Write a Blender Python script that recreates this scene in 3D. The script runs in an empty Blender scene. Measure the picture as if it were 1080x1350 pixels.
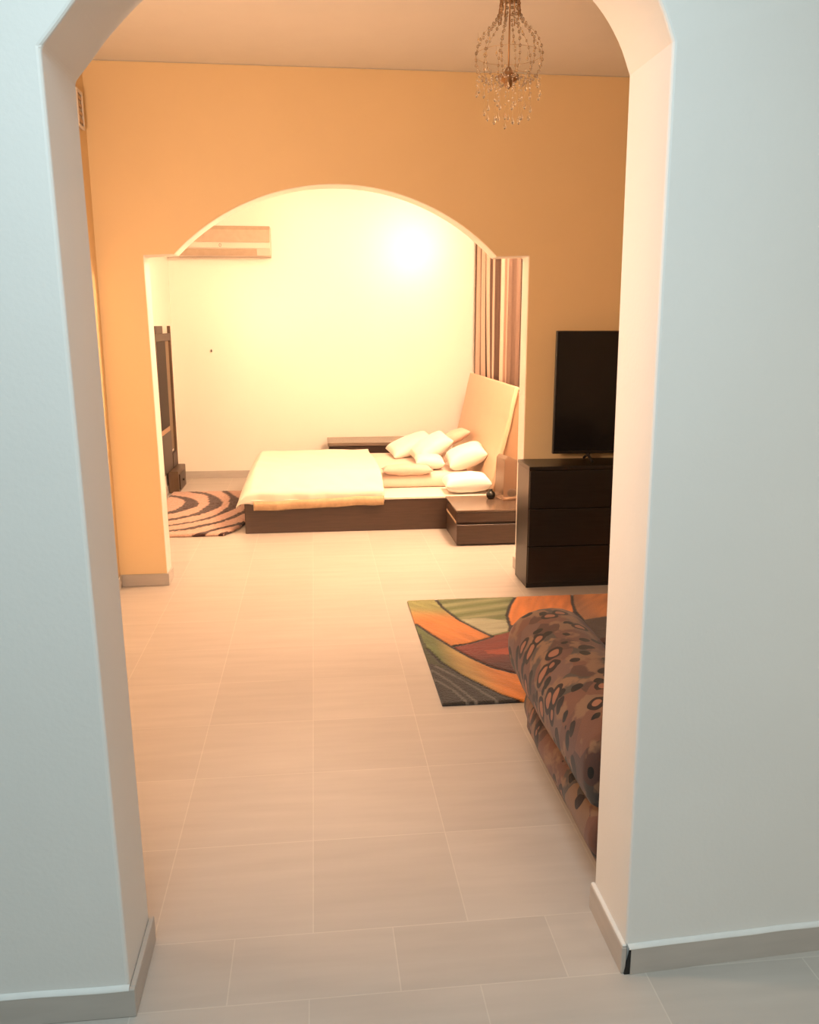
import bpy, bmesh, math, random
from math import pi, sin, cos, radians
from mathutils import Vector, Matrix, noise
random.seed(7)
S = bpy.context.scene
COL = S.collection

# ------------------------------------------------------------------ camera
cd = bpy.data.cameras.new('camera'); cam = bpy.data.objects.new('camera', cd); COL.objects.link(cam)
cam.location = (0, 0, 1.5)
cam.rotation_euler = (radians(90 - 12.5), 0, radians(-6.3))
cd.sensor_fit = 'VERTICAL'; cd.sensor_height = 36.0; cd.lens = 1124 / 1350 * 36.0
cd.clip_start = 0.02
S.camera = cam

# ------------------------------------------------------------------ light, exposure
S.view_settings.view_transform = 'Standard'; S.view_settings.look = 'None'
S.view_settings.gamma = 1; S.view_settings.use_curve_mapping = False
S.view_settings.exposure = 0.0
w = bpy.data.worlds.new('world'); S.world = w; w.use_nodes = True
w.node_tree.nodes['Background'].inputs[0].default_value = (0.6, 0.75, 0.9, 1)
w.node_tree.nodes['Background'].inputs[1].default_value = 0.02

def lamp(name, kind, loc, energy, color, size=0.1, rot=None, size_y=None, spot=None):
    l = bpy.data.lights.new(name, kind); l.energy = energy; l.color = color
    if kind == 'AREA':
        l.size = size
        if size_y: l.shape = 'RECTANGLE'; l.size_y = size_y
    else:
        l.shadow_soft_size = size
    o = bpy.data.objects.new(name, l); COL.objects.link(o); o.location = loc
    if rot: o.rotation_euler = rot
    return o

WARM = (1.0, 0.645, 0.41)
lamp('bedroom_lamp', 'POINT', (1.24, 5.42, 2.68), 38, WARM, 0.08)
lamp('bedroom_wall_lamp', 'POINT', (1.33, 5.47, 2.40), 198, WARM, 0.07)
lamp('bedroom_ceiling_light', 'AREA', (0.0, 6.9, 2.78), 18, WARM, 0.6)
lamp('living_fill', 'AREA', (-.86, 2.05, 1.60), 48, WARM, 0.45, rot=(radians(92), 0, radians(-34)))  # added fill out of view behind the near wall, brightens the living room
lamp('hall_light', 'AREA', (-0.1, 0.45, 2.78), 47, (0.71, 0.92, 1.0), 1.2, size_y=0.5)
lamp('hall_side_fill', 'AREA', (1.9, -.6, 1.1), 9, (1.0, .80, .60), 0.4, rot=(radians(80), 0, radians(18)))  # warm fill added to brighten the lower right hall wall

# ------------------------------------------------------------------ material helpers
def new_mat(name):
    m = bpy.data.materials.new(name); m.use_nodes = True
    nt = m.node_tree; return m, nt, nt.nodes['Principled BSDF']
def N(nt, t, **kw):
    n = nt.nodes.new(t)
    for k, v in kw.items(): setattr(n, k, v)
    return n
def rgba(c): return (c[0], c[1], c[2], 1)
def mat(name, col, rough=0.5, metal=0.0, var=0.06, scale=8.0, bump=0.0, bscale=60.0, stretch=(1, 1, 1), spec=0.5, sheen=0.0):
    m, nt, b = new_mat(name)
    tc = N(nt, 'ShaderNodeTexCoord'); mp = N(nt, 'ShaderNodeMapping'); mp.inputs['Scale'].default_value = stretch
    nt.links.new(tc.outputs['Object'], mp.inputs[0])
    nz = N(nt, 'ShaderNodeTexNoise'); nz.inputs['Scale'].default_value = scale; nz.inputs['Detail'].default_value = 4
    nt.links.new(mp.outputs[0], nz.inputs['Vector'])
    rp = N(nt, 'ShaderNodeValToRGB')
    rp.color_ramp.elements[0].color = rgba([max(0, c * (1 - var)) for c in col]); rp.color_ramp.elements[0].position = .3
    rp.color_ramp.elements[1].color = rgba([min(1, c * (1 + var)) for c in col]); rp.color_ramp.elements[1].position = .7
    nt.links.new(nz.outputs[0], rp.inputs[0]); nt.links.new(rp.outputs[0], b.inputs['Base Color'])
    b.inputs['Roughness'].default_value = rough; b.inputs['Metallic'].default_value = metal
    b.inputs['Specular IOR Level'].default_value = spec
    if sheen: b.inputs['Sheen Weight'].default_value = sheen
    if bump:
        n2 = N(nt, 'ShaderNodeTexNoise'); n2.inputs['Scale'].default_value = bscale; n2.inputs['Detail'].default_value = 5
        nt.links.new(mp.outputs[0], n2.inputs['Vector'])
        bp = N(nt, 'ShaderNodeBump'); bp.inputs['Strength'].default_value = bump; bp.inputs['Distance'].default_value = .01
        nt.links.new(n2.outputs[0], bp.inputs['Height']); nt.links.new(bp.outputs[0], b.inputs['Normal'])
    return m
def glass(name, col, rough=0.02, trans=1.0, ior=1.5):
    m, nt, b = new_mat(name)
    b.inputs['Base Color'].default_value = rgba(col); b.inputs['Roughness'].default_value = rough
    b.inputs['Transmission Weight'].default_value = trans; b.inputs['IOR'].default_value = ior
    return m
def vcol_mat(name, rough=0.9, bump=0.5, bscale=180.0, mul=0.25, sheen=0.0):
    m, nt, b = new_mat(name)
    at = N(nt, 'ShaderNodeVertexColor', layer_name='Col')
    tc = N(nt, 'ShaderNodeTexCoord'); nz = N(nt, 'ShaderNodeTexNoise'); nz.inputs['Scale'].default_value = bscale; nz.inputs['Detail'].default_value = 3
    nt.links.new(tc.outputs['Object'], nz.inputs['Vector'])
    mr = N(nt, 'ShaderNodeMapRange'); mr.inputs[3].default_value = 1 - mul; mr.inputs[4].default_value = 1 + mul
    nt.links.new(nz.outputs[0], mr.inputs[0])
    mx = N(nt, 'ShaderNodeVectorMath', operation='SCALE')
    nt.links.new(at.outputs[0], mx.inputs[0]); nt.links.new(mr.outputs[0], mx.inputs['Scale'])
    nt.links.new(mx.outputs[0], b.inputs['Base Color']); b.inputs['Roughness'].default_value = rough
    b.inputs['Specular IOR Level'].default_value = .2
    if sheen: b.inputs['Sheen Weight'].default_value = sheen
    bp = N(nt, 'ShaderNodeBump'); bp.inputs['Strength'].default_value = bump; bp.inputs['Distance'].default_value = .01
    nt.links.new(nz.outputs[0], bp.inputs['Height']); nt.links.new(bp.outputs[0], b.inputs['Normal'])
    return m
def tile_mat(name, x0, y0, tw=0.395, th=0.395):
    m, nt, b = new_mat(name)
    ge = N(nt, 'ShaderNodeNewGeometry'); mp = N(nt, 'ShaderNodeMapping')
    mp.inputs['Location'].default_value = (-x0 + 40 * tw, -y0 + 40 * th, 0)
    nt.links.new(ge.outputs['Position'], mp.inputs[0])
    br = N(nt, 'ShaderNodeTexBrick'); br.offset = 0.0; br.squash = 1.0
    br.inputs['Scale'].default_value = 1; br.inputs['Brick Width'].default_value = tw; br.inputs['Row Height'].default_value = th
    br.inputs['Mortar Size'].default_value = .0018; br.inputs['Mortar Smooth'].default_value = .3; br.inputs['Bias'].default_value = 0
    br.inputs['Color1'].default_value = (.46, .415, .37, 1); br.inputs['Color2'].default_value = (.50, .45, .40, 1)
    br.inputs['Mortar'].default_value = (.56, .51, .45, 1)
    nt.links.new(mp.outputs[0], br.inputs['Vector'])
    m2 = N(nt, 'ShaderNodeMapping'); m2.inputs['Scale'].default_value = (1.2, 9, 1)
    nt.links.new(ge.outputs['Position'], m2.inputs[0])
    nz = N(nt, 'ShaderNodeTexNoise'); nz.inputs['Scale'].default_value = 2.2; nz.inputs['Detail'].default_value = 6
    nt.links.new(m2.outputs[0], nz.inputs['Vector'])
    mr = N(nt, 'ShaderNodeMapRange'); mr.inputs[3].default_value = .86; mr.inputs[4].default_value = 1.12
    nt.links.new(nz.outputs[0], mr.inputs[0])
    sc = N(nt, 'ShaderNodeVectorMath', operation='SCALE')
    nt.links.new(br.outputs[0], sc.inputs[0]); nt.links.new(mr.outputs[0], sc.inputs['Scale'])
    nt.links.new(sc.outputs[0], b.inputs['Base Color'])
    b.inputs['Roughness'].default_value = .38
    bp = N(nt, 'ShaderNodeBump'); bp.inputs['Strength'].default_value = .25; bp.inputs['Distance'].default_value = .002; bp.invert = True
    nt.links.new(br.outputs['Fac'], bp.inputs['Height']); nt.links.new(bp.outputs[0], b.inputs['Normal'])
    return m
def sofa_mat():
    m, nt, b = new_mat('swirl_upholstery')
    tc = N(nt, 'ShaderNodeTexCoord')
    def layer(sx, seed, rnd=1.0):
        mp = N(nt, 'ShaderNodeMapping'); mp.inputs['Scale'].default_value = (sx[0], sx[1], sx[2]); mp.inputs['Location'].default_value = seed
        nt.links.new(tc.outputs['Object'], mp.inputs[0])
        nz = N(nt, 'ShaderNodeTexNoise'); nz.inputs['Scale'].default_value = 1.3; nz.inputs['Detail'].default_value = 1
        nt.links.new(mp.outputs[0], nz.inputs['Vector'])
        ad = N(nt, 'ShaderNodeVectorMath', operation='MULTIPLY_ADD'); ad.inputs[1].default_value = (.28, .28, .28)
        nt.links.new(nz.outputs[1], ad.inputs[0]); nt.links.new(mp.outputs[0], ad.inputs[2])
        v = N(nt, 'ShaderNodeTexVoronoi'); v.inputs['Scale'].default_value = 1; v.inputs['Randomness'].default_value = rnd
        nt.links.new(ad.outputs[0], v.inputs['Vector'])
        sp = N(nt, 'ShaderNodeSeparateColor'); nt.links.new(v.outputs['Color'], sp.inputs[0])
        return v, sp
    def math_(op, a, c, clamp=False):
        n = N(nt, 'ShaderNodeMath', operation=op, use_clamp=clamp)
        for i, x in enumerate((a, c)):
            if hasattr(x, 'links'): nt.links.new(x, n.inputs[i])
            else: n.inputs[i].default_value = x
        return n.outputs[0]
    def mix(f, a, c):
        n = N(nt, 'ShaderNodeMix', data_type='RGBA')
        nt.links.new(f, n.inputs[0])
        for i, x in ((6, a), (7, c)):
            if hasattr(x, 'links'): nt.links.new(x, n.inputs[i])
            else: n.inputs[i].default_value = rgba(x)
        return n.outputs[2]
    # broad patches of mauve, tan, rust and grey brown
    v, sp = layer((12, 12, 8), (3, 1, 2))
    rp = N(nt, 'ShaderNodeValToRGB'); rp.color_ramp.interpolation = 'CONSTANT'
    cols = [(.105, .050, .036), (.16, .092, .055), (.068, .034, .026), (.125, .056, .036), (.055, .044, .036), (.115, .065, .050)]
    el = rp.color_ramp.elements
    el[0].color = rgba(cols[0]); el[0].position = 0; el[1].color = rgba(cols[1]); el[1].position = .2
    for i, p in enumerate((.36, .52, .7, .82)):
        e = el.new(p); e.color = rgba(cols[i + 2])
    nt.links.new(sp.outputs[0], rp.inputs[0])
    nz = N(nt, 'ShaderNodeTexNoise'); nz.inputs['Scale'].default_value = 14; nz.inputs['Detail'].default_value = 3
    nt.links.new(tc.outputs['Object'], nz.inputs['Vector'])
    mr = N(nt, 'ShaderNodeMapRange'); mr.inputs[1].default_value = .52; mr.inputs[2].default_value = .60
    nt.links.new(nz.outputs[0], mr.inputs[0])
    base = mix(mr.outputs[0], rp.outputs[0], (.17, .095, .055))
    # solid dark dabs
    v2, s2 = layer((19, 19, 11), (7, 4, 9))
    d2 = math_('LESS_THAN', v2.outputs['Distance'], .34)
    k2 = math_('MULTIPLY', d2, math_('LESS_THAN', s2.outputs[1], .55))
    c1 = mix(k2, base, (.012, .010, .008))
    # dark rings, some with a rust centre
    v3, s3 = layer((12.5, 12.5, 7.5), (1, 8, 5))
    ring = math_('LESS_THAN', math_('ABSOLUTE', math_('SUBTRACT', v3.outputs['Distance'], .30), 0), .075)
    on = math_('LESS_THAN', s3.outputs[0], .9)
    inner = math_('MULTIPLY', math_('LESS_THAN', v3.outputs['Distance'], .30), on)
    c2 = mix(math_('MULTIPLY', inner, .8), c1, (.25, .105, .06))
    c3 = mix(math_('MULTIPLY', ring, on), c2, (.018, .011, .009))
    nt.links.new(c3, b.inputs['Base Color'])
    b.inputs['Roughness'].default_value = .85; b.inputs['Specular IOR Level'].default_value = .2; b.inputs['Sheen Weight'].default_value = .15
    n3 = N(nt, 'ShaderNodeTexNoise'); n3.inputs['Scale'].default_value = 220
    nt.links.new(tc.outputs['Object'], n3.inputs['Vector'])
    bp = N(nt, 'ShaderNodeBump'); bp.inputs['Strength'].default_value = .15; bp.inputs['Distance'].default_value = .004
    nt.links.new(n3.outputs[0], bp.inputs['Height']); nt.links.new(bp.outputs[0], b.inputs['Normal'])
    return m

M = dict(
    hall=mat('hall_paint', (.74, .73, .70), .55, var=.015, scale=3, bump=.05, bscale=90),
    cream=mat('cream_paint', (.80, .70, .56), .5, var=.015, scale=3, bump=.04, bscale=90),
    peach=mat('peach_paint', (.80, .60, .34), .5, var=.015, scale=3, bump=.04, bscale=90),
    gloss=mat('satin_cream_paint', (.84, .79, .71), .28, var=.01, scale=2, bump=.03, bscale=20),
    ceil=mat('ceiling_paint', (.80, .77, .72), .7, var=.01),
    skirt=mat('skirting_tile', (.46, .42, .38), .35, var=.06, scale=5, stretch=(1, 1, 6)),
    caulk=mat('white_caulk', (.72, .71, .68), .6, var=.03, scale=30),
    black=mat('gap_shade', (.012, .011, .010), .9),
    wenge=mat('dark_wenge_veneer', (.014, .011, .009), .34, var=.25, scale=6, stretch=(1, 1, 14)),
    bedwood=mat('brown_wood_veneer', (.060, .033, .022), .33, var=.16, scale=7, stretch=(1, 8, 14)),
    bedtop=mat('brown_wood_top', (.10, .066, .046), .22, var=.12, scale=7, stretch=(1, 8, 14)),
    benchtop=mat('bench_top', (.16, .12, .09), .25, var=.1, scale=9, stretch=(1, 8, 1)),
    sheet=mat('pale_sheet', (.72, .56, .46), .85, var=.04, scale=6, bump=.12, bscale=14, sheen=.2),
    duvet=mat('cream_duvet', (.76, .66, .55), .85, var=.03, scale=5, bump=.10, bscale=16, sheen=.2),
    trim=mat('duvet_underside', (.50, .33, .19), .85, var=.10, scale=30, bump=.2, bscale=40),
    pillow=mat('pillow_cotton', (.76, .68, .60), .85, var=.03, scale=6, bump=.10, bscale=22, sheen=.2),
    pink=mat('pink_blanket', (.60, .41, .33), .85, var=.05, scale=9, bump=.12, bscale=25, sheen=.2),
    pillow2=mat('pinkish_cotton', (.64, .42, .32), .85, var=.06, scale=9, bump=.12, bscale=25, sheen=.2),
    white=mat('white_cotton', (.84, .79, .72), .85, var=.03, scale=6, bump=.10, bscale=22, sheen=.2),
    leather=mat('cream_leatherette', (.56, .39, .26), .42, var=.03, scale=4, bump=.04, bscale=120),
    leather2=mat('tan_leatherette', (.36, .21, .12), .5, var=.03, scale=4, bump=.04, bscale=120),
    tv=mat('television_screen', (.010, .010, .011), .12, var=.05),
    bezel=mat('television_bezel', (.018, .016, .015), .35),
    ac=mat('air_conditioner_plastic', (.58, .50, .42), .45, var=.02),
    acdark=mat('air_conditioner_grille', (.40, .31, .225), .5, var=.05, scale=20),
    mark=mat('dark_print', (.05, .04, .03), .6),
    brown=mat('dark_brown_lacquer', (.030, .014, .009), .45, var=.2),
    post=mat('brown_lacquer', (.10, .062, .038), .45, var=.15, scale=9),
    mirror=mat('dark_panel', (.014, .007, .006), .5, spec=.15),
    backing=mat('grey_tan_board', (.20, .14, .085), .6),
    bronze=mat('antique_bronze', (.36, .20, .09), .35, metal=.7, var=.2, scale=20),
    wire=mat('thin_bronze_wire', (.46, .30, .15), .4, metal=.4, var=.2, scale=20),
    crystal=glass('clear_crystal', (1, .97, .92), .0, 1, 1.6),
    smoke=glass('smoky_plastic', (.50, .36, .26), .18, .75, 1.3),
    ornament=mat('glossy_black_glaze', (.010, .010, .008), .06),
    steel=mat('nail_steel', (.06, .05, .045), .4, metal=.7),
    rug=vcol_mat('carved_pile', .95, .7, 150, .22, .25),
    shag=vcol_mat('shaggy_pile', .95, .9, 70, .30, .25),
    curtain=vcol_mat('striped_curtain_cloth', .85, .15, 60, .10),
    sofa=sofa_mat(),
    feet=mat('sofa_foot_plastic', (.02, .017, .015), .5),
    floor_in=tile_mat('room_tiles', -.036, 1.882),
    floor_th=tile_mat('threshold_tiles', .165, 1.667, .395, .2152),
    floor_hall=tile_mat('hall_tiles', -.045, 1.667),
)

# ------------------------------------------------------------------ mesh helpers
def mesh_obj(name, bm, m, parent=None, smooth=False, loc=None):
    me = bpy.data.meshes.new(name); bm.normal_update(); bm.to_mesh(me); bm.free()
    ms = m if isinstance(m, (list, tuple)) else [m]
    for x in ms: me.materials.append(x)
    if smooth:
        for p in me.polygons: p.use_smooth = True
    o = bpy.data.objects.new(name, me); COL.objects.link(o)
    if loc: o.location = loc
    if parent: o.parent = parent
    return o
def thing(name, label, cat, loc=(0, 0, 0), rz=0, group=None):
    o = bpy.data.objects.new(name, None); COL.objects.link(o); o.empty_display_size = .05
    o.location = loc; o.rotation_euler = (0, 0, rz)
    o['label'] = label; o['category'] = cat
    if group: o['group'] = group
    return o
def tag(o, label, cat, group=None):
    o['label'] = label; o['category'] = cat
    if group: o['group'] = group
    return o
def struct(name, bm, m, smooth=False, parent=None):
    o = mesh_obj(name, bm, m, parent, smooth)
    if not parent: o['kind'] = 'structure'
    return o
def add_box(bm, x0, x1, y0, y1, z0, z1, bev=0.0, seg=2):
    vs = [bm.verts.new((x, y, z)) for x in (x0, x1) for y in (y0, y1) for z in (z0, z1)]
    F = [(0, 1, 3, 2), (4, 6, 7, 5), (0, 4, 5, 1), (2, 3, 7, 6), (0, 2, 6, 4), (1, 5, 7, 3)]
    fs = [bm.faces.new([vs[i] for i in f]) for f in F]
    if bev:
        es = list({e for f in fs for e in f.edges})
        bmesh.ops.bevel(bm, geom=es, offset=bev, segments=seg, profile=.5, affect='EDGES')
    return bm
def box(x0, x1, y0, y1, z0, z1, bev=0.0, seg=2):
    return add_box(bmesh.new(), x0, x1, y0, y1, z0, z1, bev, seg)
def add_tube(bm, pts, r, n=8, cap=True):
    pts = [Vector(p) for p in pts]; rings = []
    for i, p in enumerate(pts):
        t = (pts[min(i + 1, len(pts) - 1)] - pts[max(i - 1, 0)]).normalized()
        a = Vector((0, 0, 1)) if abs(t.z) < .9 else Vector((1, 0, 0))
        u = t.cross(a).normalized(); v = t.cross(u)
        rr = r[i] if isinstance(r, (list, tuple)) else r
        rings.append([bm.verts.new(p + u * cos(2 * pi * k / n) * rr + v * sin(2 * pi * k / n) * rr) for k in range(n)])
    for a, b_ in zip(rings, rings[1:]):
        for k in range(n): bm.faces.new((a[k], a[(k + 1) % n], b_[(k + 1) % n], b_[k]))
    if cap: bm.faces.new(rings[0][::-1]); bm.faces.new(rings[-1])
    return bm
def add_lathe(bm, prof, c=(0, 0, 0), n=24):
    rings = []
    for r, z in prof:
        rings.append([bm.verts.new((c[0] + r * cos(2 * pi * k / n), c[1] + r * sin(2 * pi * k / n), c[2] + z)) for k in range(n)])
    for a, b_ in zip(rings, rings[1:]):
        for k in range(n): bm.faces.new((a[k], a[(k + 1) % n], b_[(k + 1) % n], b_[k]))
    bm.faces.new(rings[0][::-1]); bm.faces.new(rings[-1])
    return bm
def add_prism(bm, pts, axis, a, b_):
    """outline of 2-D points extruded from a to b along axis"""
    def P(p, t):
        return {0: (t, p[0], p[1]), 1: (p[0], t, p[1]), 2: (p[0], p[1], t)}[axis]
    A = [bm.verts.new(P(p, a)) for p in pts]; B = [bm.verts.new(P(p, b_)) for p in pts]
    n = len(pts)
    bm.faces.new(A); bm.faces.new(B[::-1])
    for i in range(n): bm.faces.new((A[i], B[i], B[(i + 1) % n], A[(i + 1) % n]))
    bmesh.ops.recalc_face_normals(bm, faces=bm.faces[:])
    return bm
def bevel_mod(o, wd=.006, seg=3):
    md = o.modifiers.new('bevel', 'BEVEL'); md.width = wd; md.segments = seg; md.limit_method = 'ANGLE'; md.angle_limit = radians(40)
def smooth_curve(ctrl, n=8):
    out = []
    for i in range(len(ctrl) - 1):
        p0 = ctrl[max(i - 1, 0)]; p1 = ctrl[i]; p2 = ctrl[i + 1]; p3 = ctrl[min(i + 2, len(ctrl) - 1)]
        for k in range(n):
            t = k / n
            out.append(tuple(.5 * (2 * p1[j] + (p2[j] - p0[j]) * t + (2 * p0[j] - 5 * p1[j] + 4 * p2[j] - p3[j]) * t * t + (3 * p1[j] - p0[j] - 3 * p2[j] + p3[j]) * t ** 3) for j in range(len(p1))))
    out.append(tuple(ctrl[-1])); return out
def smoothstep(a, b_, x):
    t = min(1, max(0, (x - a) / (b_ - a))); return t * t * (3 - 2 * t)

# ------------------------------------------------------------------ the setting
H = 2.82
XL, XR = -1.15, 3.2            # living room side walls
BL, BR = -1.34, 1.66           # bedroom side walls
Y1, Y1b = 1.67, 1.90           # near wall
Y2, Y2b = 4.92, 5.07           # middle wall
YB = 8.5                       # bedroom end wall
HX0, HX1, HY0 = -2.2, 2.4, -2.4

struct('floor', box(BL - .2, XR + .2, 1.882, YB + .15, -.1, 0), M['floor_in'])
struct('floor', box(BL - .2, XR + .2, 1.667, 1.882, -.1, 0), M['floor_th'])
struct('floor', box(HX0 - .2, XR + .2, HY0 - .2, 1.667, -.1, 0), M['floor_hall'])
struct('ceiling', box(HX0 - .2, XR + .2, HY0 - .2, YB + .15, H, H + .1), M['ceil'])

def arch_wall(name, outline_in, x0, x1, y0, y1, m, shear=None):
    pts = [(x0, 0)] + outline_in + [(x1, 0), (x1, H), (x0, H)]
    bm = add_prism(bmesh.new(), pts, 1, y0, y1)
    if shear:
        for v in bm.verts:
            if v.co.y < y0 + .01: v.co.y += shear(v.co.x)
    o = struct(name, bm, m); bevel_mod(o, .008, 3)
    if isinstance(m, list):
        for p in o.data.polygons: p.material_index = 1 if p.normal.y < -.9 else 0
    return o
near_arch = smooth_curve([(-.457, 1.965), (-.420, 2.008), (-.380, 2.055), (-.30, 2.13), (-.19, 2.20), (-.05, 2.255), (.11, 2.28), (.27, 2.272), (.42, 2.24), (.53, 2.195), (.600, 2.14), (.648, 2.075), (.677, 2.01)], 4)
def near_shear(x): return max(0, (x - .70)) * .055 + (0.0 if x > 0 else 0.0)
arch_wall('wall_front', [(-.437, 0)] + near_arch + [(.697, 0)], HX0 - .1, XR + .2, Y1, Y1b, M['hall'], near_shear)
arc = []
cx, hw, rise, zs = .150, .888, .372, 1.862
R_ = (hw * hw + rise * rise) / (2 * rise)
a0 = math.asin(hw / R_)
for i in range(41):
    a = -a0 + 2 * a0 * i / 40
    arc.append((cx + R_ * sin(a), zs + rise - R_ + R_ * cos(a)))
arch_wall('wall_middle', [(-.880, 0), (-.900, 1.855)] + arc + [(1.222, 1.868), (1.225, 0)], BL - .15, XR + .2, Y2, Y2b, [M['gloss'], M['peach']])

struct('wall_left', box(XL - .15, XL, Y1b, Y2, 0, H), M['peach'])
struct('wall_right', box(XR, XR + .15, Y1b, Y2, 0, H), M['peach'])
struct('wall_left', box(BL - .15, BL, Y2b, YB, 0, H), M['gloss'])
struct('wall_right', box(BR, BR + .15, Y2b, YB, 0, H), M['gloss'])
struct('wall_back', box(BL - .15, BR + .15, YB, YB + .15, 0, H), M['gloss'])
struct('wall_left', box(HX0 - .15, HX0, HY0, Y1, 0, H), M['hall'])
struct('wall_right', box(HX1, HX1 + .15, HY0, Y1, 0, H), M['hall'])
struct('wall_rear', box(HX0 - .15, HX1 + .15, HY0 - .15, HY0, 0, H), M['hall'])

# skirting: tiles 7.5 cm high with a line of caulk on top
SK, ST = .070, .012
def skirt(name, x0, x1, y0, y1):
    o = struct(name, box(x0, x1, y0, y1, 0, SK, .0015, 1), M['skirt'])
    return o
skirt('baseboard_front', HX0, -.437 + ST, Y1 - ST, Y1)
bm = bmesh.new(); add_box(bm, .706, HX1, Y1 - ST, Y1, 0, SK)
for v in bm.verts: v.co.y += near_shear(v.co.x)
struct('baseboard_front', bm, M['skirt'])
def caulk(x0, x1, sh=False):
    bm = bmesh.new(); n = 60; z = SK
    rows = []
    for i in range(n + 1):
        x = x0 + (x1 - x0) * i / n; dy = near_shear(x) if sh else 0
        j = .004 * noise.noise(Vector((x * 9, 3.3, 0)))
        rows.append([bm.verts.new((x, Y1 - ST + dy - .0005, z - .002 + j * .8)), bm.verts.new((x, Y1 - ST + dy - .0005, z + .001)), bm.verts.new((x, Y1 + dy, z + .005 + j * .6))])
    for a, b_ in zip(rows, rows[1:]):
        for k in range(2): bm.faces.new((a[k], a[k + 1], b_[k + 1], b_[k]))
    return struct('trim_1', bm, M['caulk'], True)
caulk(.70, HX1, True); caulk(HX0, -.437)
skirt('baseboard_left', -.437, -.437 + ST, Y1, Y1b)
skirt('baseboard_right', .697 - ST, .697, Y1 - .006, Y1b)
bm = bmesh.new(); add_box(bm, .697 - ST * .9, .697, Y1 - .004, Y1b, SK, SK + .006, .002, 1)
struct('trim_2', bm, M['caulk'])
# dark wedge painting the shade inside the open mitre at the right jamb
bm = bmesh.new(); add_prism(bm, [(.692, 0), (.7055, 0), (.7055, SK - .004), (.7035, SK - .006)], 1, Y1 - .0095, Y1 - .004)
struct('mitre_shade', bm, M['black'])
skirt('baseboard_middle', XL, -.884 + ST, Y2 - ST, Y2)
skirt('baseboard_middle', 1.225 - ST, XR, Y2 - ST, Y2)
skirt('baseboard_left', -.884, -.884 + ST, Y2, Y2b)
skirt('baseboard_right', 1.225 - ST, 1.225, Y2, Y2b)
skirt('baseboard_left', XL, XL + ST, Y1b, Y2 - ST)
skirt('baseboard_back', BL, BR, YB - ST, YB)
skirt('baseboard_left', BL, BL + ST, Y2b, YB - ST)
skirt('baseboard_right', BR - ST, BR, Y2b, YB - ST)

# ------------------------------------------------------------------ sofa
def roll_profile(cx_, cz, rx, rz, n=28, p=2.3):
    out = []
    for i in range(n):
        a = 2 * pi * i / n; c, s = cos(a), sin(a)
        out.append((cx_ + rx * math.copysign(abs(c) ** (2 / p), c), cz + rz * math.copysign(abs(s) ** (2 / p), s)))
    return out
def sweep_y(prof, y0, y1, round0=.03, round1=.07, steps=8, lump=0.0, cushion=0.0):
    """closed x-z profile swept along y with domed ends"""
    bm = bmesh.new(); cxm = sum(p[0] for p in prof) / len(prof); czm = sum(p[1] for p in prof) / len(prof)
    st = []
    for k in range(6): t = k / 5 * pi / 2; st.append((y0 + round0 * (1 - sin(t)), .55 + .45 * sin(pi / 2 - (pi / 2 - t)) if False else 1 - .45 * (1 - sin(t)) ** 1.0))
    st = [(y0 + round0 * (1 - cos(pi / 2 * (1 - k / 5))) if False else y0 + round0 * k / 5, 1 - .5 * (1 - math.sqrt(1 - (1 - k / 5) ** 2))) for k in range(6)]
    for k in range(1, steps): st.append((y0 + round0 + (y1 - round1 - y0 - round0) * k / steps, 1))
    st += [(y1 - round1 + round1 * k / 5, 1 - .5 * (1 - math.sqrt(1 - (k / 5) ** 2))) for k in range(6)]
    rings = []
    for y, s in st:
        rg = []
        for (x, z) in prof:
            dx = lump * noise.noise(Vector((x * 5, y * 5, z * 5)))
            rg.append(bm.verts.new((cxm + (x - cxm) * s + dx, y, czm + (z - czm) * s + dx)))
        rings.append(rg)
    n = len(prof)
    for a, b_ in zip(rings, rings[1:]):
        for k in range(n): bm.faces.new((a[k], a[(k + 1) % n], b_[(k + 1) % n], b_[k]))
    bm.faces.new(rings[0][::-1]); bm.faces.new(rings[-1])
    bmesh.ops.recalc_face_normals(bm, faces=bm.faces[:])
    return bm
sofa = thing('sofa', 'low brown patterned sofa with dark rings and blotches behind the right jamb', 'sofa')
def blob(name, bm, m, parent, lvl=1):
    o = mesh_obj(name, bm, m, parent, True)
    md = o.modifiers.new('sub', 'SUBSURF'); md.levels = lvl; md.render_levels = lvl
    return o
for x0, sgn in ((.75, 1), (2.72, -1)):
    c = x0 + sgn * .085
    rp = [(x0 + sgn * (px), pz) for px, pz in [(-.052, .245), (-.074, .31), (-.078, .38), (-.058, .445), (.0, .490), (.09, .505), (.17, .485), (.215, .43), (.225, .36), (.21, .28), (.17, .235), (.08, .222), (.01, .225)]]
    blob('armrest', sweep_y(rp, 1.935, 2.93, .05, .09, 10, .010), M['sofa'], sofa)
    pp = [(x0 + sgn * px, pz) for px, pz in [(.004, .012), (-.008, .05), (.0, .075), (-.014, .11), (-.020, .15), (-.004, .20), (.02, .245), (.10, .25), (.19, .24), (.20, .15), (.20, .012)]]
    bm = sweep_y(pp, 1.93, 2.86, .03, .04, 14, .004)
    for v in bm.verts:
        d = (v.co.x - x0) * sgn
        if d < .06: v.co.x -= sgn * (.052 * smoothstep(2.84, 2.50, v.co.y) * smoothstep(.02, .20, v.co.z))
    blob('arm_panel', bm, M['sofa'], sofa)
mesh_obj('base', box(.962, 2.51, 1.95, 2.80, .02, .235, .02), M['sofa'], sofa)
mesh_obj('backrest', box(.985, 2.49, 1.93, 2.20, .24, .66, .07, 4), M['sofa'], sofa, True)
for x0 in (.985, 1.74):
    mesh_obj('seat_cushion', box(x0, x0 + .745, 2.205, 2.87, .24, .39, .05, 4), M['sofa'], sofa, True)
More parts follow.
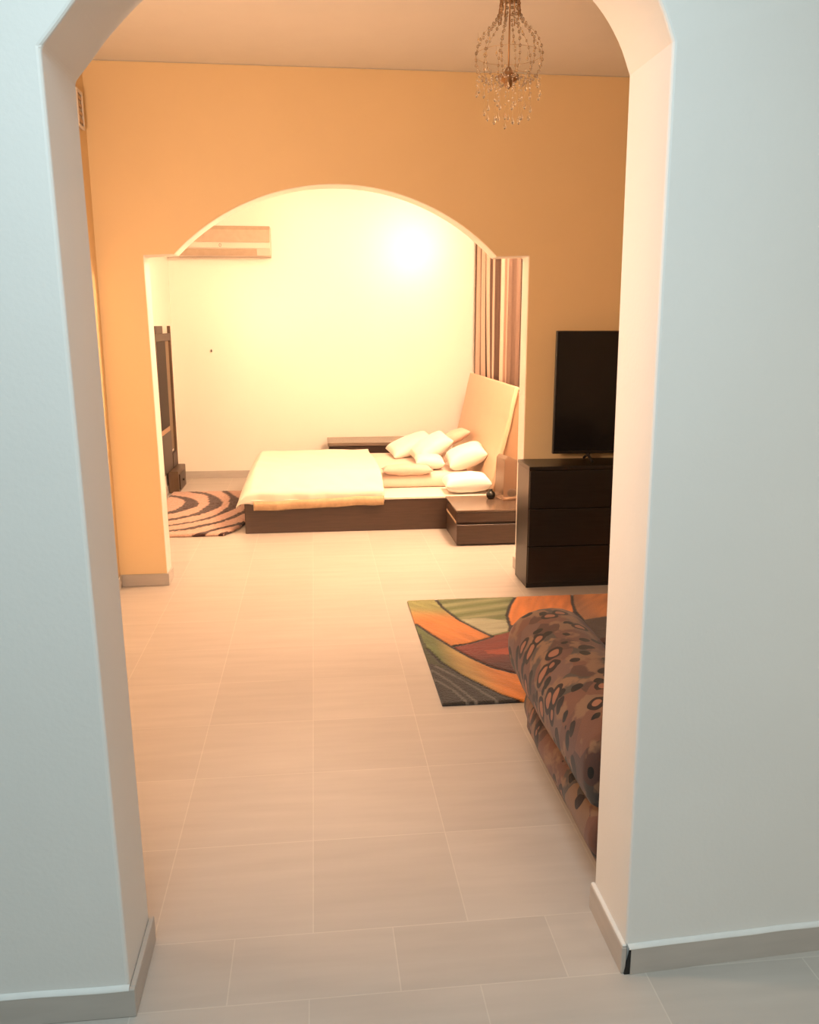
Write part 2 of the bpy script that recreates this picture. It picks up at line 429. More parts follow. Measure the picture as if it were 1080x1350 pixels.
for x in (.80, 2.66):
    for y in (2.0, 2.78):
        bm = add_lathe(bmesh.new(), [(.03, 0), (.032, .012), (.03, .02)], (x, y, 0), 16)
        mesh_obj('foot', bm, M['feet'], sofa, True)

# ------------------------------------------------------------------ rugs
def inside(p, poly):
    x, y = p; r = False; j = len(poly) - 1
    for i in range(len(poly)):
        xi, yi = poly[i]; xj, yj = poly[j]
        if (yi > y) != (yj > y) and x < (xj - xi) * (y - yi) / (yj - yi) + xi: r = not r
        j = i
    return r
def dseg(p, pl):
    best = 9
    for (ax, ay), (bx, by) in zip(pl, pl[1:]):
        dx, dy = bx - ax, by - ay; t = max(0, min(1, ((p[0] - ax) * dx + (p[1] - ay) * dy) / (dx * dx + dy * dy)))
        best = min(best, math.hypot(p[0] - ax - t * dx, p[1] - ay - t * dy))
    return best
def lerp(a, b_, t): return tuple(a[i] + (b_[i] - a[i]) * t for i in range(3))
def srgb(r, g, b_):
    f = lambda c: (c / 255 / 12.92) if c / 255 < .04045 else ((c / 255 + .055) / 1.055) ** 2.4
    return (f(r), f(g), f(b_))
RP = dict(
    green=[(0.633, 4.46), (1.083, 4.46), (0.981, 4.173), (0.924, 3.942), (0.923, 3.873), (0.831, 3.856), (0.801, 3.900), (0.709, 4.111), (0.656, 4.304)],
    palegreen=[(0.713, 4.104), (0.843, 4.111), (0.959, 4.053), (0.922, 3.914), (0.833, 3.864), (0.801, 3.900)],
    sweep1=[(0.44, 4.47), (0.633, 4.46), (0.655, 4.295), (0.708, 4.102), (0.773, 3.959), (0.827, 3.838), (0.710, 3.777), (0.602, 3.751), (0.538, 3.902), (0.44, 4.105)],
    red=[(0.830, 3.848), (0.929, 3.900), (1.182, 3.844), (1.036, 3.345), (0.838, 3.388), (0.751, 3.467), (0.677, 3.596), (0.613, 3.732), (0.709, 3.772)],
    redstripe=[(0.756, 3.672), (0.834, 3.688), (1.174, 3.818), (1.126, 3.655), (0.890, 3.608), (0.765, 3.627)],
    sweep2=[(0.44, 4.10), (0.484, 4.062), (0.539, 3.907), (0.613, 3.732), (0.677, 3.596), (0.752, 3.474), (0.841, 3.398), (1.095, 3.256), (1.010, 2.985), (0.820, 3.104), (0.728, 3.198), (0.666, 3.303), (0.601, 3.414), (0.535, 3.554), (0.495, 3.725), (0.44, 3.95)],
    grey=[(0.44, 3.95), (0.487, 3.921), (0.495, 3.725), (0.535, 3.554), (0.600, 3.410), (0.665, 3.299), (0.727, 3.194), (0.819, 3.102), (0.788, 2.975), (0.433, 3.015)],
    darkgreen=[(0.44, 3.97), (0.487, 3.921), (0.495, 3.725), (0.535, 3.554), (0.554, 3.473), (0.474, 3.561), (0.44, 3.752)],
    orange2=[(1.087, 4.46), (1.413, 4.46), (1.329, 4.166), (1.291, 4.077), (1.020, 3.988), (0.951, 3.996), (0.969, 4.143), (1.020, 4.297)],
    orange3=[(1.418, 4.460), (1.928, 4.460), (1.813, 4.160), (1.502, 4.078), (1.338, 4.026), (1.349, 4.195)])
RLN = [[(0.633, 4.46), (0.655, 4.295), (0.708, 4.102), (0.773, 3.959), (0.830, 3.848)],
       [(0.44, 4.12), (0.484, 4.062), (0.539, 3.907), (0.613, 3.732), (0.677, 3.596), (0.752, 3.474), (0.841, 3.398)],
       [(1.092, 4.46), (1.020, 4.297), (0.969, 4.143), (0.949, 3.996)],
       [(1.413, 4.46), (1.365, 4.292), (1.344, 4.164), (1.343, 4.026)],
       [(0.495, 3.725), (0.535, 3.554), (0.600, 3.410), (0.665, 3.299), (0.727, 3.194), (0.819, 3.102)],
       [(0.614, 3.737), (0.709, 3.772), (0.828, 3.843)]]
RGL = [[(0.476, 3.482), (0.545, 3.337), (0.622, 3.116)], [(0.472, 3.386), (0.541, 3.257), (0.587, 3.102)], [(0.503, 3.512), (0.605, 3.340), (0.704, 3.126)]]
ORANGE = (.62, .215, .045); GREEN = (.12, .155, .045); OLIVE = (.45, .30, .10)
def streak(x, y, ang, f=40):
    u = x * cos(ang) + y * sin(ang); v = -x * sin(ang) + y * cos(ang)
    return 1 + .28 * noise.noise(Vector((u * 5, v * f, 1.7)))
def rug_color(x, y):
    p = (x, y); c = (.038, .019, .011); a = -.9
    c = tuple(k * streak(x, y, .4) for k in c)
    # warm leaves carried on to the hidden side of the rug
    if x > 1.6:
        q = sin(x * 4.2 + y * 3.1)
        if q > .35: c = ORANGE
        elif q < -.55: c = (.22, .045, .02)
    if inside(p, RP['green']):
        c = lerp(GREEN, (.26, .27, .13), .5 + .5 * sin((y - .28 * x) * 55)); a = .2
    if inside(p, RP['palegreen']): c = (.40, .39, .25); a = .1
    if inside(p, RP['sweep1']): c = lerp((.30, .30, .10), ORANGE, smoothstep(4.34, 4.10, y + (x - .5) * .25)); a = -1.0
    if inside(p, RP['red']): c = lerp((.20, .030, .014), (.075, .018, .012), smoothstep(3.70, 3.46, y)); a = .3
    if inside(p, RP['redstripe']) and inside(p, RP['red']): c = (.36, .06, .02); a = .3
    if inside(p, RP['sweep2']):
        t = smoothstep(.52, .64, x); c = lerp(GREEN, OLIVE, t); c = lerp(c, ORANGE, smoothstep(.62, .78, x)); a = -1.0
    if inside(p, RP['grey']):
        c = (.034, .031, .027); a = -1.1
        for g in RGL:
            if dseg(p, g) < .006: c = (.12, .11, .095)
    if inside(p, RP['darkgreen']): c = (.045, .05, .018)
    if inside(p, RP['orange2']): c = (.66, .21, .035); a = 1.2
    if inside(p, RP['orange3']): c = lerp((.30, .13, .05), (.62, .24, .06), smoothstep(1.38, 1.52, x)); a = .9
    k = streak(x, y, a); c = tuple(max(0, v * k) for v in c)
    d = min(dseg(p, l) for l in RLN)
    if d < .011: c = lerp((.008, .005, .004), c, smoothstep(.006, .011, d))
    return c, d
def make_rug(name, label, x0, x1, y0, y1, step, thick, fn, m):
    nx, ny = int((x1 - x0) / step), int((y1 - y0) / step)
    bm = bmesh.new(); lay = bm.loops.layers.float_color.new('Col'); vc = {}
    grid = []
    for j in range(ny + 1):
        row = []
        for i in range(nx + 1):
            x = x0 + (x1 - x0) * i / nx; y = y0 + (y1 - y0) * j / ny
            c, d = fn(x, y)
            e = min(i, j, nx - i, ny - j)
            z = thick * (0.55 if e == 0 else 1) - (.0035 if d < .008 else 0) + .0012 * noise.noise(Vector((x * 60, y * 60, 0)))
            v = bm.verts.new((x, y, z)); vc[v] = c; row.append(v)
        grid.append(row)
    for j in range(ny):
        for i in range(nx): bm.faces.new((grid[j][i], grid[j][i + 1], grid[j + 1][i + 1], grid[j + 1][i]))
    ring = grid[0] + [grid[j][nx] for j in range(1, ny + 1)] + grid[ny][-2::-1] + [grid[j][0] for j in range(ny - 1, 0, -1)]
    low = []
    for v in ring:
        b_ = bm.verts.new((v.co.x, v.co.y, .001)); vc[b_] = tuple(k * .8 for k in vc[v]); low.append(b_)
    n = len(ring)
    for k in range(n): bm.faces.new((ring[k], low[k], low[(k + 1) % n], ring[(k + 1) % n]))
    bm.faces.new(low[::-1])
    for f in bm.faces:
        for l in f.loops: l[lay] = (*vc[l.vert], 1)
    o = mesh_obj(name, bm, m, None, True); return o
o = make_rug('area_rug', 'orange, green and dark red leaf patterned rug in front of the sofa', .478, 2.45, 3.13, 4.445, .007, .013, rug_color, M['rug'])
tag(o, 'orange, green and dark red leaf patterned rug in front of the sofa', 'rug')
def zebra(x, y):
    u = x + 1.36; v = y - 7.10
    d = math.sqrt(u * u + (v / (1.32 if v > 0 else 1.18)) ** 2) + .022 * noise.noise(Vector((x * 5, y * 5, 2)))
    thin = 1 - .55 * smoothstep(.05, .45, abs(v))
    dark = d < .09
    for c0, hw_ in ((.315, .055), (.51, .058), (.675, .05), (.83, .05), (1.0, .06), (1.16, .05)):
        if abs(d - c0) < hw_ * thin: dark = True
    c = (.045, .017, .014) if dark else (.54, .33, .25)
    return c, 1.0
def make_shag():
    o = make_rug('shaggy_rug', '', -1.29, -.545, 6.07, 7.70, .014, .022, zebra, M['shag'])
    for v in o.data.vertices:     # rounded near corner, ragged pile edge
        x, y = v.co.x, v.co.y
        if x > -.80 and y < 6.55:
            t = max(0, (6.55 - y) / .48); lim = -.545 - .13 * t * t + .012 * noise.noise(Vector((0, y * 40, 0)))
            v.co.x = -.80 + (x + .80) * (lim + .80) / .255
        v.co.x += .006 * noise.noise(Vector((x * 60, y * 60, 5))); v.co.y += .006 * noise.noise(Vector((x * 60, y * 60, 9)))
        if v.co.z > .005: v.co.z += .006 * noise.noise(Vector((x * 45, y * 45, 1)))
    tag(o, 'shaggy rug with dark brown loops on pinkish beige at the foot of the bed', 'rug')
make_shag()

# ------------------------------------------------------------------ television and its cabinet
cab = thing('tv_cabinet', 'black wooden cabinet under the television against the orange wall', 'cabinet', (2.05, 4.765, 0))
cx0, cx1, cy0, cy1, ch = 1.190, 2.872, 4.618, 4.902, .712
L = lambda a, b_, c, d, e, f: (a - 2.05, b_ - 2.05, c - 4.765, d - 4.765, e, f)
mesh_obj('carcass', box(*L(cx0, cx1, cy0 + .012, cy1, 0, ch - .022), .002, 1), M['wenge'], cab)
mesh_obj('top', box(*L(cx0 - .003, cx1 + .003, cy0, cy1, ch - .021, ch), .003, 2), M['wenge'], cab)
for i in range(3):
    for j in range(3):
        x0 = cx0 + .004 + i * .5605; z0 = .03 + j * .221
        mesh_obj('drawer', box(*L(x0, x0 + .553, cy0 - .002, cy0 + .0115, z0, z0 + .215), .002, 1), M['wenge'], cab)
tv = thing('television', 'black flat television standing on the dark cabinet', 'television', (2.0, 4.80, ch))
mesh_obj('back_housing', box(-.5, .5, .014, .06, .12, .62, .015, 3), M['bezel'], tv)
mesh_obj('frame', box(-.635, .635, -.012, .014, .045, .745, .004, 2), M['bezel'], tv)
mesh_obj('screen', box(-.627, .627, -.0135, -.0125, .062, .737), M['tv'], tv)
mesh_obj('chin', box(-.63, .63, -.016, -.0128, .047, .060, .001, 1), M['wenge'], tv)
for x in (-.42, .42):
    bm = bmesh.new(); add_tube(bm, [(x, 0, .05), (x + .0, -.02, .03), (x, -.09, .008)], .008, 8); add_tube(bm, [(x, 0, .05), (x, .02, .03), (x, .07, .008)], .008, 8)
    add_box(bm, x - .012, x + .012, -.01, .01, .03, .06, .003, 1)
    mesh_obj('foot', bm, M['bezel'], tv)

# ------------------------------------------------------------------ chandelier
CXc, CYc = .747, 3.4
ch_ = thing('chandelier', 'crystal chandelier with a bead globe and dangling drops under the ceiling', 'chandelier', (CXc, CYc, H))
z = lambda a: a - H
mesh_obj('canopy', add_lathe(bmesh.new(), [(.06, -.001), (.06, -.012), (.045, -.03), (.015, -.036), (.008, -.05)], (0, 0, 0), 24), M['bronze'], ch_, True)
mesh_obj('stem', add_tube(bmesh.new(), [(0, 0, -.04), (0, 0, z(2.36))], .0032, 8), M['bronze'], ch_, True)
mesh_obj('crown_ring', add_lathe(bmesh.new(), [(.030, 0), (.036, .008), (.036, .02), (.030, .028)], (0, 0, z(2.655)), 20), M['bronze'], ch_, True)
mesh_obj('hub', add_lathe(bmesh.new(), [(.002, -.030), (.012, -.022), (.018, -.008), (.036, .004), (.040, .016), (.020, .024), (.008, .045)], (0, 0, z(2.385)), 20), M['bronze'], ch_, True)
def bead(bm, c, r, sz=1.0):
    bmesh.ops.create_icosphere(bm, subdivisions=1, radius=r, matrix=Matrix.Translation(c) @ Matrix.Diagonal((1, 1, sz, 1)))
def drop(bm, c, r, l):
    t = bm.verts.new((c[0], c[1], c[2] + l)); b_ = bm.verts.new((c[0], c[1], c[2] - l * .45)); n = 6
    rg = [bm.verts.new((c[0] + r * cos(2 * pi * k / n), c[1] + r * sin(2 * pi * k / n), c[2])) for k in range(n)]
    for k in range(n): bm.faces.new((rg[k], rg[(k + 1) % n], t)); bm.faces.new((rg[(k + 1) % n], rg[k], b_))
for k in range(12):
    a = 2 * pi * k / 12 + .1
    # a strand: from the crown down a neck, out round the globe and back in to the hub
    path = smooth_curve([(.034, 2.66), (.040, 2.61), (.062, 2.575), (.105, 2.53), (.126, 2.47), (.116, 2.415), (.085, 2.385), (.036, 2.392)], 5)
    pts = [(r * cos(a), r * sin(a), z(zz)) for r, zz in path]
    arm = mesh_obj('strand_wire', add_tube(bmesh.new(), pts, .0007, 5), M['wire'], ch_, True)
    bm = bmesh.new()
    for i, p in enumerate(pts):
        if i % 2 == 0: bead(bm, p, .0048 + .0015 * random.random(), 1.2)
    mesh_obj('bead_string', bm, M['crystal'], arm)
for k in range(14):
    a = 2 * pi * k / 14
    bm = bmesh.new(); add_tube(bm, [(.028 * cos(a), .028 * sin(a), z(2.76)), (.034 * cos(a), .034 * sin(a), z(2.67)), (.042 * cos(a), .042 * sin(a), z(2.60 - .02 * random.random()))], 0.0021, 6)
    mesh_obj('neck_rod', bm, M['bronze'], ch_, True)
ringpts = lambda r, zz: [(r * cos(2 * pi * k / 40), r * sin(2 * pi * k / 40), z(zz)) for k in range(41)]
mesh_obj('globe_ring', add_tube(bmesh.new(), ringpts(.1245, 2.472), .0007, 6), M['wire'], ch_, True)
mesh_obj('lower_ring', add_tube(bmesh.new(), ringpts(.0995, 2.392), .0007, 6), M['wire'], ch_, True)
for k in range(34):
    a = 2 * pi * k / 34 + random.random() * .1
    r = (.118, .088, .052)[k % 3] ; zt = (2.40, 2.385, 2.38)[k % 3]; l = (.045, .10, .12)[k % 3] + random.random() * .03
    x, y = r * cos(a), r * sin(a)
    bm = bmesh.new(); drop(bm, (x, y, z(zt - l)), .0062, .020)
    bead(bm, (x, y, z(zt - l * .45)), .004); bead(bm, (x, y, z(zt - l * .15)), .0035)
    add_tube(bm, [(x, y, z(zt)), (x, y, z(zt - l + .018))], .0006, 4)
    mesh_obj('crystal_drop', bm, M['crystal'], ch_)
for k in range(16):
    a = 2 * pi * k / 16 + .3; r = .10 + .02 * (k % 2); zz = 2.44 + .10 * ((k * 7) % 5) / 5
    r = min(r, .122)
    bm = bmesh.new(); drop(bm, (r * cos(a) * .95, r * sin(a) * .95, z(zz)), .005, .014)
    add_tube(bm, [(r * cos(a) * .95, r * sin(a) * .95, z(zz + .012)), (r * cos(a) * .97, r * sin(a) * .97, z(zz + .028))], .0006, 4)
    mesh_obj('globe_crystal', bm, M['crystal'], ch_)

# ------------------------------------------------------------------ vent plate on the living room's left wall
vp = thing('wall_vent', 'small pale slotted vent plate high on the left wall', 'vent', (XL, 4.775, 2.55))
bm = bmesh.new(); add_box(bm, .0, .006, -.055, .055, -.09, .09, .002, 1)
mesh_obj('plate', bm, M['ac'], vp)
bm = bmesh.new()
for (a0_, a1_, b0, b1) in ((-.055, .055, .075, .09), (-.055, .055, -.09, -.075), (-.055, -.043, -.075, .075), (.043, .055, -.075, .075)):
    add_box(bm, .006, .016, a0_, a1_, b0, b1, .002, 1)
mesh_obj('frame', bm, M['pillow'], vp)
for k in range(4):
    bm = bmesh.new(); add_box(bm, .0065, .012, -.042, .042, -.062 + k * .036, -.046 + k * .036)
    mesh_obj('slat', bm, M['leather'], vp)

# ------------------------------------------------------------------ bed
bed = thing('bed', 'low double bed on a brown wooden platform with a tall curved headboard', 'bed', (.40, 6.95, 0))
B = lambda a, b_, c, d, e, f: (a - .40, b_ - .40, c - 6.95, d - 6.95, e, f)
mesh_obj('platform', box(*B(-.525, 1.30, 6.12, 7.80, .0, .232), .004, 2), M['bedwood'], bed)
mesh_obj('deck', box(*B(-.53, 1.30, 6.115, 7.805, .233, .250), .004, 2), M['duvet'], bed)
mesh_obj('mattress', box(*B(-.42, 1.22, 6.46, 7.66, .251, .352), .035, 4), M['sheet'], bed, True)
prof = smooth_curve([(1.262, .10), (1.280, .25), (1.318, .40), (1.365, .58), (1.408, .76), (1.438, .92), (1.468, 1.045)], 5)
th = []
for i, p in enumerate(prof):
    q = prof[min(i + 1, len(prof) - 1)]; r = prof[max(i - 1, 0)]
    dx, dz = q[0] - r[0], q[1] - r[1]; l = math.hypot(dx, dz); th.append((p[0] + dz / l * .035, p[1] - dx / l * .035))
hb = bmesh.new(); add_prism(hb, [(a - .40, b_) for a, b_ in prof + th[::-1]], 1, 6.20 - 6.95, 8.05 - 6.95)
o = mesh_obj('headboard', hb, M['leather'], bed); bevel_mod(o, .010, 3)
sh = bmesh.new(); add_prism(sh, [(a - .40 + .002, b_) for a, b_ in th[:-2]] + [(1.522 - .40, th[-3][1]), (1.522 - .40, .10)], 1, 6.245 - 6.95, 8.0 - 6.95)
mesh_obj('headboard_back', sh, M['leather2'], bed)

# pillows: softly puffed rectangles
def pillow_bm(lx, ly, lz, seed=0, n=18, wr=.006):
    bm = bmesh.new(); G = {}
    for s in (1, -1):
        for j in range(n + 1):
            for i in range(n + 1):
                u, v = -1 + 2 * i / n, -1 + 2 * j / n
                if s == -1 and (i in (0, n) or j in (0, n)): G[s, i, j] = G[1, i, j]; continue
                h = ((1 - abs(u) ** 2.6) * (1 - abs(v) ** 2.6)) ** .42
                pin = 1 - .07 * (1 - abs(u) ** 2 if abs(v) > .9 else 0) * 0
                x = u * lx / 2 * (1 - .06 * (1 - v * v) * abs(u) ** 4 * 0 - .05 * (1 - (v * v)) * (abs(u) > .8))
                y = v * ly / 2 * (1 - .05 * (1 - (u * u)) * (abs(v) > .8))
                w_ = wr * noise.noise(Vector((u * 3 + seed, v * 3, s * 2))) + wr * .5 * noise.noise(Vector((u * 8 + seed, v * 8, s)))
                G[s, i, j] = bm.verts.new((x, y, s * lz / 2 * h + w_ * h))
    for s in (1, -1):
        for j in range(n):
            for i in range(n):
                q = [G[s, i, j], G[s, i + 1, j], G[s, i + 1, j + 1], G[s, i, j + 1]]
                bm.faces.new(q if s == 1 else q[::-1])
    return bm
def pillow(label, loc, size, rot, m, seed, name='pillow', group=None):
    o = mesh_obj(name, pillow_bm(*size, seed=seed), m, None, True, loc)
    o.rotation_euler = [radians(a) for a in rot]
    md = o.modifiers.new('sub', 'SUBSURF'); md.levels = 1; md.render_levels = 1
    tag(o, label, 'pillow', group); return o
pillow('cream pillow lying furthest left, tilted against the pile', (.83, 7.43, .452), (.42, .36, .13), (6, -20, 6), M['pillow'], 1)
pillow('cream pillow in the middle of the pile, propped on its neighbours', (.96, 7.06, .478), (.36, .34, .15), (8, -32, 4), M['pillow'], 2)
pillow('pillow with a tan edge leaning on the headboard above the white bolster', (1.195, 6.70, .458), (.33, .34, .17), (6, -20, -4), M['pillow'], 3)
pillow('flat pinkish pillow at the back of the pile beside the headboard', (1.19, 7.36, .52), (.30, .32, .10), (-3, -24, 3), M['pillow2'], 4)
pillow('cream pillow lying flat at the front of the pile, on the mattress', (.905, 6.74, .412), (.24, .28, .115), (0, 2, -4), M['pillow'], 5)
pillow('white bolster pillow at the headboard end over the nightstand top', (1.125, 6.26, .326), (.36, .27, .145), (2, -2, 0), M['white'], 6)
o = mesh_obj('folded_blanket', pillow_bm(.40, .16, .08, 9), M['pink'], None, True, (.70, 6.505, .388))

# duvet
def make_duvet():
    nx, ny = 80, 96; bm = bmesh.new(); g = []
    for j in range(ny + 1):
        row = []
        for i in range(nx + 1):
            u = -.30 + 1.30 * i / nx          # along the bed; negative hangs over the foot
            v = -.16 + 1.66 * j / ny          # across; negative hangs over the near side
            x = -.47 + u * .96 if u > 0 else -.47
            zz = .392
            right = .49 - .035 * smoothstep(.6, 1.5, v) + .01 * noise.noise(Vector((v * 4, 0, 3)))
            if u > 0: x = -.47 + (right + .47) * u
            else: x = -.47 - .055 * (1 - (1 + u / .30) ** 2) - .06 * (-u / .3); zz -= .19 * (-u / .30) ** 1.25 * (1)
            y = 6.20 + v * 1.0 if v > 0 else 6.20 - .085 * min(1, (-v) / .06)
            fall = smoothstep(.34, 0, max(v, 0))
            zz -= .085 * fall if u >= 0 else .085 * fall * max(0, 1 + u / .30)
            if v < 0:
                dn = max(0, (-v - .04)) * .80
                zz -= dn if u >= 0 else dn * max(.15, 1 + u / .30)
            if v > 1.36: zz -= .04 * smoothstep(1.36, 1.5, v)
            # wrinkles
            k = .007 * noise.noise(Vector((x * 3.2, y * 3.2, 0))) + .005 * noise.noise(Vector((x * 8 + y * 5, y * 3, 4)))
            if v < 0: y += .008 * sin(x * 26) + .006 * noise.noise(Vector((x * 14, 0, 7)))
            row.append(bm.verts.new((x, y, zz + k + .004)))
        g.append(row)
    for j in range(ny):
        for i in range(nx): bm.faces.new((g[j][i], g[j][i + 1], g[j + 1][i + 1], g[j + 1][i]))
    bmesh.ops.recalc_face_normals(bm, faces=bm.faces[:])
    d = mesh_obj('duvet', bm, M['duvet'], None, True)
    md = d.modifiers.new('thick', 'SOLIDIFY'); md.thickness = .018; md.offset = -1
    tag(d, 'cream duvet spread over the foot half of the bed', 'duvet')
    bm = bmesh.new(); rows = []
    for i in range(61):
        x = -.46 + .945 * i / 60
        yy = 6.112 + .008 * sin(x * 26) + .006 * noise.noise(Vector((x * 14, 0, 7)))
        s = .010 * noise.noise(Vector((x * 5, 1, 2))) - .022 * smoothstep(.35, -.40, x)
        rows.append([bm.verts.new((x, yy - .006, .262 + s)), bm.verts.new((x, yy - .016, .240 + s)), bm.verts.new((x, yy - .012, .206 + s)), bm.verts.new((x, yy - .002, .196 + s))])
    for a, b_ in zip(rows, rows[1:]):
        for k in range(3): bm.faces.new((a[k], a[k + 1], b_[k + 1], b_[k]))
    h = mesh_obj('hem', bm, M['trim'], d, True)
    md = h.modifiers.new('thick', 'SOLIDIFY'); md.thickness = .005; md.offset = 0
make_duvet()
tag(o, 'pinkish folded blanket along the near edge of the mattress', 'blanket')

# ------------------------------------------------------------------ nightstand and what stands on it
ns = thing('nightstand', 'brown two drawer nightstand at the near side of the headboard', 'nightstand', (1.18, 5.85, 0))
Nn = lambda a, b_, c, d, e, f: (a - 1.18, b_ - 1.18, c - 5.85, d - 5.85, e, f)
mesh_obj('carcass', box(*Nn(.950, 1.43, 5.63, 6.10, .0, .235), .002, 1), M['bedwood'], ns)
mesh_obj('top', box(*Nn(.940, 1.44, 5.60, 6.105, .236, .252), .004, 2), M['bedtop'], ns)
mesh_obj('drawer', box(*Nn(.944, 1.436, 5.602, 5.629, .168, .2355), .002, 1), M['bedwood'], ns)
mesh_obj('drawer', box(*Nn(.944, 1.436, 5.602, 5.629, .012, .150), .002, 1), M['bedwood'], ns)
mesh_obj('lit_gap_strip', box(*Nn(.9455, .9495, 5.66, 6.08, .148, .163), .001, 1), M['leather'], ns)  # pale strip paints the light caught in the gap between the boxes
bm = add_lathe(bmesh.new(), [(.018, 0), (.030, .012), (.034, .030), (.028, .048), (.014, .056), (.012, .066), (.016, .070)], (0, 0, 0), 24)
o = mesh_obj('round_jar', bm, M['ornament'], None, True, (1.255, 5.98, .2525)); tag(o, 'small glossy black round jar on the nightstand', 'jar')
bx = thing('storage_box', 'smoky see through plastic box at the back of the nightstand', 'box', (1.395, 5.98, .2525), radians(12))
bm = bmesh.new(); add_prism(bm, [(-.09, 0), (.085, 0), (.095, .255), (-.06, .325), (-.082, .30)], 1, -.085, .075)
o = mesh_obj('shell', bm, M['smoke'], bx); bevel_mod(o, .012, 3)
bm = add_lathe(bmesh.new(), [(.02, .0), (.034, .012), (.036, .03), (.026, .05), (.01, .058)], (.0, -.02, .02), 20)
mesh_obj('dark_base', bm, M['brown'], bx, True)

# ------------------------------------------------------------------ bench along the end wall
be = thing('bench', 'low dark wooden bench between the bed and the back wall', 'bench', (.62, 8.2, 0))
mesh_obj('top', box(-.51, .51, -.205, .205, .365, .400, .004, 2), M['benchtop'], be)
mesh_obj('front_panel', box(-.50, .50, -.192, -.172, .06, .364, .003, 1), M['brown'], be)
for x in (-.48, .48): mesh_obj('side_panel', box(x - .018, x + .018, -.170, .19, 0, .364, .003, 1), M['brown'], be)

# ------------------------------------------------------------------ air conditioner
ac = thing('air_conditioner', 'beige wall mounted air conditioner high on the back wall', 'air conditioner', (-.80, 8.5, 2.10))
bm = bmesh.new(); add_prism(bm, [(0, .27), (-.165, .27), (-.195, .235), (-.20, .07), (-.165, .005), (0, 0)], 0, -.43, .425)
o = mesh_obj('body', bm, M['ac'], ac); bevel_mod(o, .008, 3)
bm = bmesh.new(); add_prism(bm, [(-.168, .266), (-.197, .232), (-.201, .125), (-.205, .125), (-.203, .234), (-.172, .270)], 0, -.425, .42)
mesh_obj('front_panel', bm, M['acdark'], ac)
mesh_obj('light_band', box(-.425, .42, -.207, -.2005, .072, .122, .003, 2), M['ac'], ac)
bm = bmesh.new(); add_prism(bm, [(-.2025, .064), (-.173, .012), (-.178, .008), (-.208, .062)], 0, -.40, .30)
mesh_obj('vane', bm, M['acdark'], ac)
bm = bmesh.new(); n = 20; ro = []; ri = []
for k in range(n):
    a = 2 * pi * k / n
    ro.append((.011 * cos(a), .015 * sin(a))); ri.append((.0075 * cos(a), .0115 * sin(a)))
for k in range(n):
    q = (k + 1) % n
    vs = [bm.verts.new((-.03 + p[0], -.2085, .097 + p[1])) for p in (ro[k], ro[q], ri[q], ri[k])]; bm.faces.new(vs[::-1])
mesh_obj('emblem', bm, M['mark'], ac)

# nail in the wall
bm = bmesh.new(); add_tube(bm, [(0, 0, 0), (0, -.02, .002)], .004, 8); add_lathe(bm, [(.004, -.018), (.008, -.01), (.007, .0), (.003, .01)], (0, -.02, .002), 10)
o = mesh_obj('wall_nail', bm, M['steel'], None, True, (-.977, 8.5, 1.242)); tag(o, 'small dark nail in the bare back wall below the air conditioner', 'nail')

# ------------------------------------------------------------------ framed panel on a drawer base, bedroom left wall
dr = thing('dressing_mirror', 'tall dark framed mirror on a low drawer base at the left edge', 'mirror', (BL, 7.6, 0))
Dd = lambda a, b_, c, d, e, f: (a - BL, b_ - BL, c - 7.6, d - 7.6, e, f)
mesh_obj('drawer_base', box(*Dd(BL + .016, -1.235, 7.72, 8.17, .0, .20), .008, 2), M['post'], dr)
o = mesh_obj('drawer', box(*Dd(-1.234, -1.222, 7.74, 8.02, .03, .17), .003, 1), M['brown'], dr)
bm = bmesh.new(); add_lathe(bm, [(.008, 0), (.012, .006), (.008, .016)], (0, 0, 0), 12)
k = mesh_obj('knob', bm, M['steel'], o, True, (-1.222 - BL, .28, .10)); k.rotation_euler = (0, radians(90), 0)
mesh_obj('post', box(*Dd(BL + .016, -1.296, 8.120, 8.15, .201, 1.475), .004, 2), M['post'], dr)
mesh_obj('post', box(*Dd(BL + .016, -1.296, 7.36, 7.40, .201, 1.475), .004, 2), M['brown'], dr)
mesh_obj('top_rail', box(*Dd(BL + .018, -1.298, 7.401, 8.119, 1.345, 1.41), .003, 1), M['brown'], dr)
mesh_obj('crest', box(*Dd(BL + .018, -1.298, 7.42, 7.74, 1.411, 1.475), .004, 2), M['brown'], dr)
mesh_obj('mirror_panel', box(*Dd(BL + .018, -1.296, 7.401, 7.82, .60, 1.344), .003, 1), M['mirror'], dr)
mesh_obj('pale_backing', box(*Dd(BL + .016, -1.318, 7.821, 8.119, .36, 1.344), .002, 1), M['backing'], dr)
mesh_obj('middle_rail', box(*Dd(BL + .018, -1.298, 7.401, 7.82, .555, .598), .003, 1), M['leather2'], dr)
mesh_obj('lower_panel', box(*Dd(BL + .018, -1.302, 7.401, 7.90, .202, .553), .003, 1), M['brown'], dr)
mesh_obj('bottom_rail', box(*Dd(BL + .018, -1.298, 7.901, 8.119, .202, .34), .003, 1), M['brown'], dr)

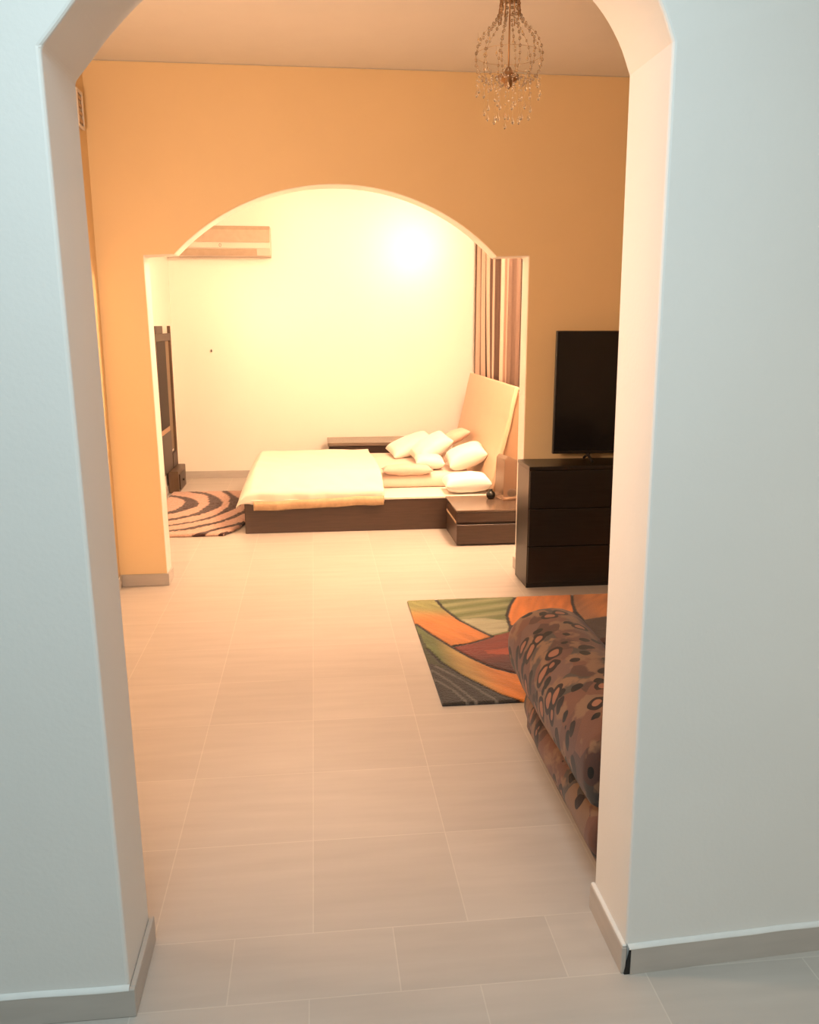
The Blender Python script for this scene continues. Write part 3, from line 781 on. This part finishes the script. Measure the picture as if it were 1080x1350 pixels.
# ------------------------------------------------------------------ curtain
def make_curtain():
    ct = thing('curtain', 'floor length curtain striped in brown and pale pink beside the headboard', 'curtain', (1.575, 7.4, 0))
    y0, y1, zt, zb = 6.33, 8.47, 2.50, .03
    ny, nz = 260, 40; bm = bmesh.new(); lay = bm.loops.layers.float_color.new('Col'); vc = {}; g = []
    # stripe centres in metres from the near end: (start, end, colour)
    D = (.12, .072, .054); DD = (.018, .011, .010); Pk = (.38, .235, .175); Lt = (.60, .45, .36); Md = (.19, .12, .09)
    st = [(0, .22, DD), (.22, .60, Md), (.60, .70, Lt), (.70, .80, Pk), (.80, .90, Lt), (.90, .95, Pk), (.95, 1.18, D), (1.18, 1.27, Lt), (1.27, 1.45, D), (1.45, 1.60, Lt), (1.60, 1.66, DD), (1.66, 1.75, Lt), (1.75, 1.90, Md), (1.90, 2.0, Lt), (2.0, 2.12, D), (2.12, 2.2, Pk)]  # first near-black band paints the shadow line at the near end
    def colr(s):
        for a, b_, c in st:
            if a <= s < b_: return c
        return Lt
    for i in range(ny + 1):
        t = i / ny; s = t * (y1 - y0); row = []
        for j in range(nz + 1):
            zz = zt + (zb - zt) * j / nz; h = j / nz
            y = y0 + s + .40 * h * h * math.exp(-((s - 1.52) / .30) ** 2) * -1.0
            x = .011 * sin(s * 2 * pi / .23 + .6 * sin(s * 5) + h * .8) + .003 * sin(s * 2 * pi / .09 + h * 3)
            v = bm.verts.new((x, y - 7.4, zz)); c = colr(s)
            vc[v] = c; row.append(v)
        g.append(row)
    for i in range(ny):
        for j in range(nz): bm.faces.new((g[i][j], g[i][j + 1], g[i + 1][j + 1], g[i + 1][j]))
    for f in bm.faces:
        for l in f.loops: l[lay] = (*vc[l.vert], 1)
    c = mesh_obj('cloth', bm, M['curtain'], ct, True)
    md = c.modifiers.new('thick', 'SOLIDIFY'); md.thickness = .002
    mesh_obj('rod', add_tube(bmesh.new(), [(.0, -1.10, 2.53), (.0, 1.07, 2.53)], .012, 12), M['steel'], ct, True)
make_curtain()
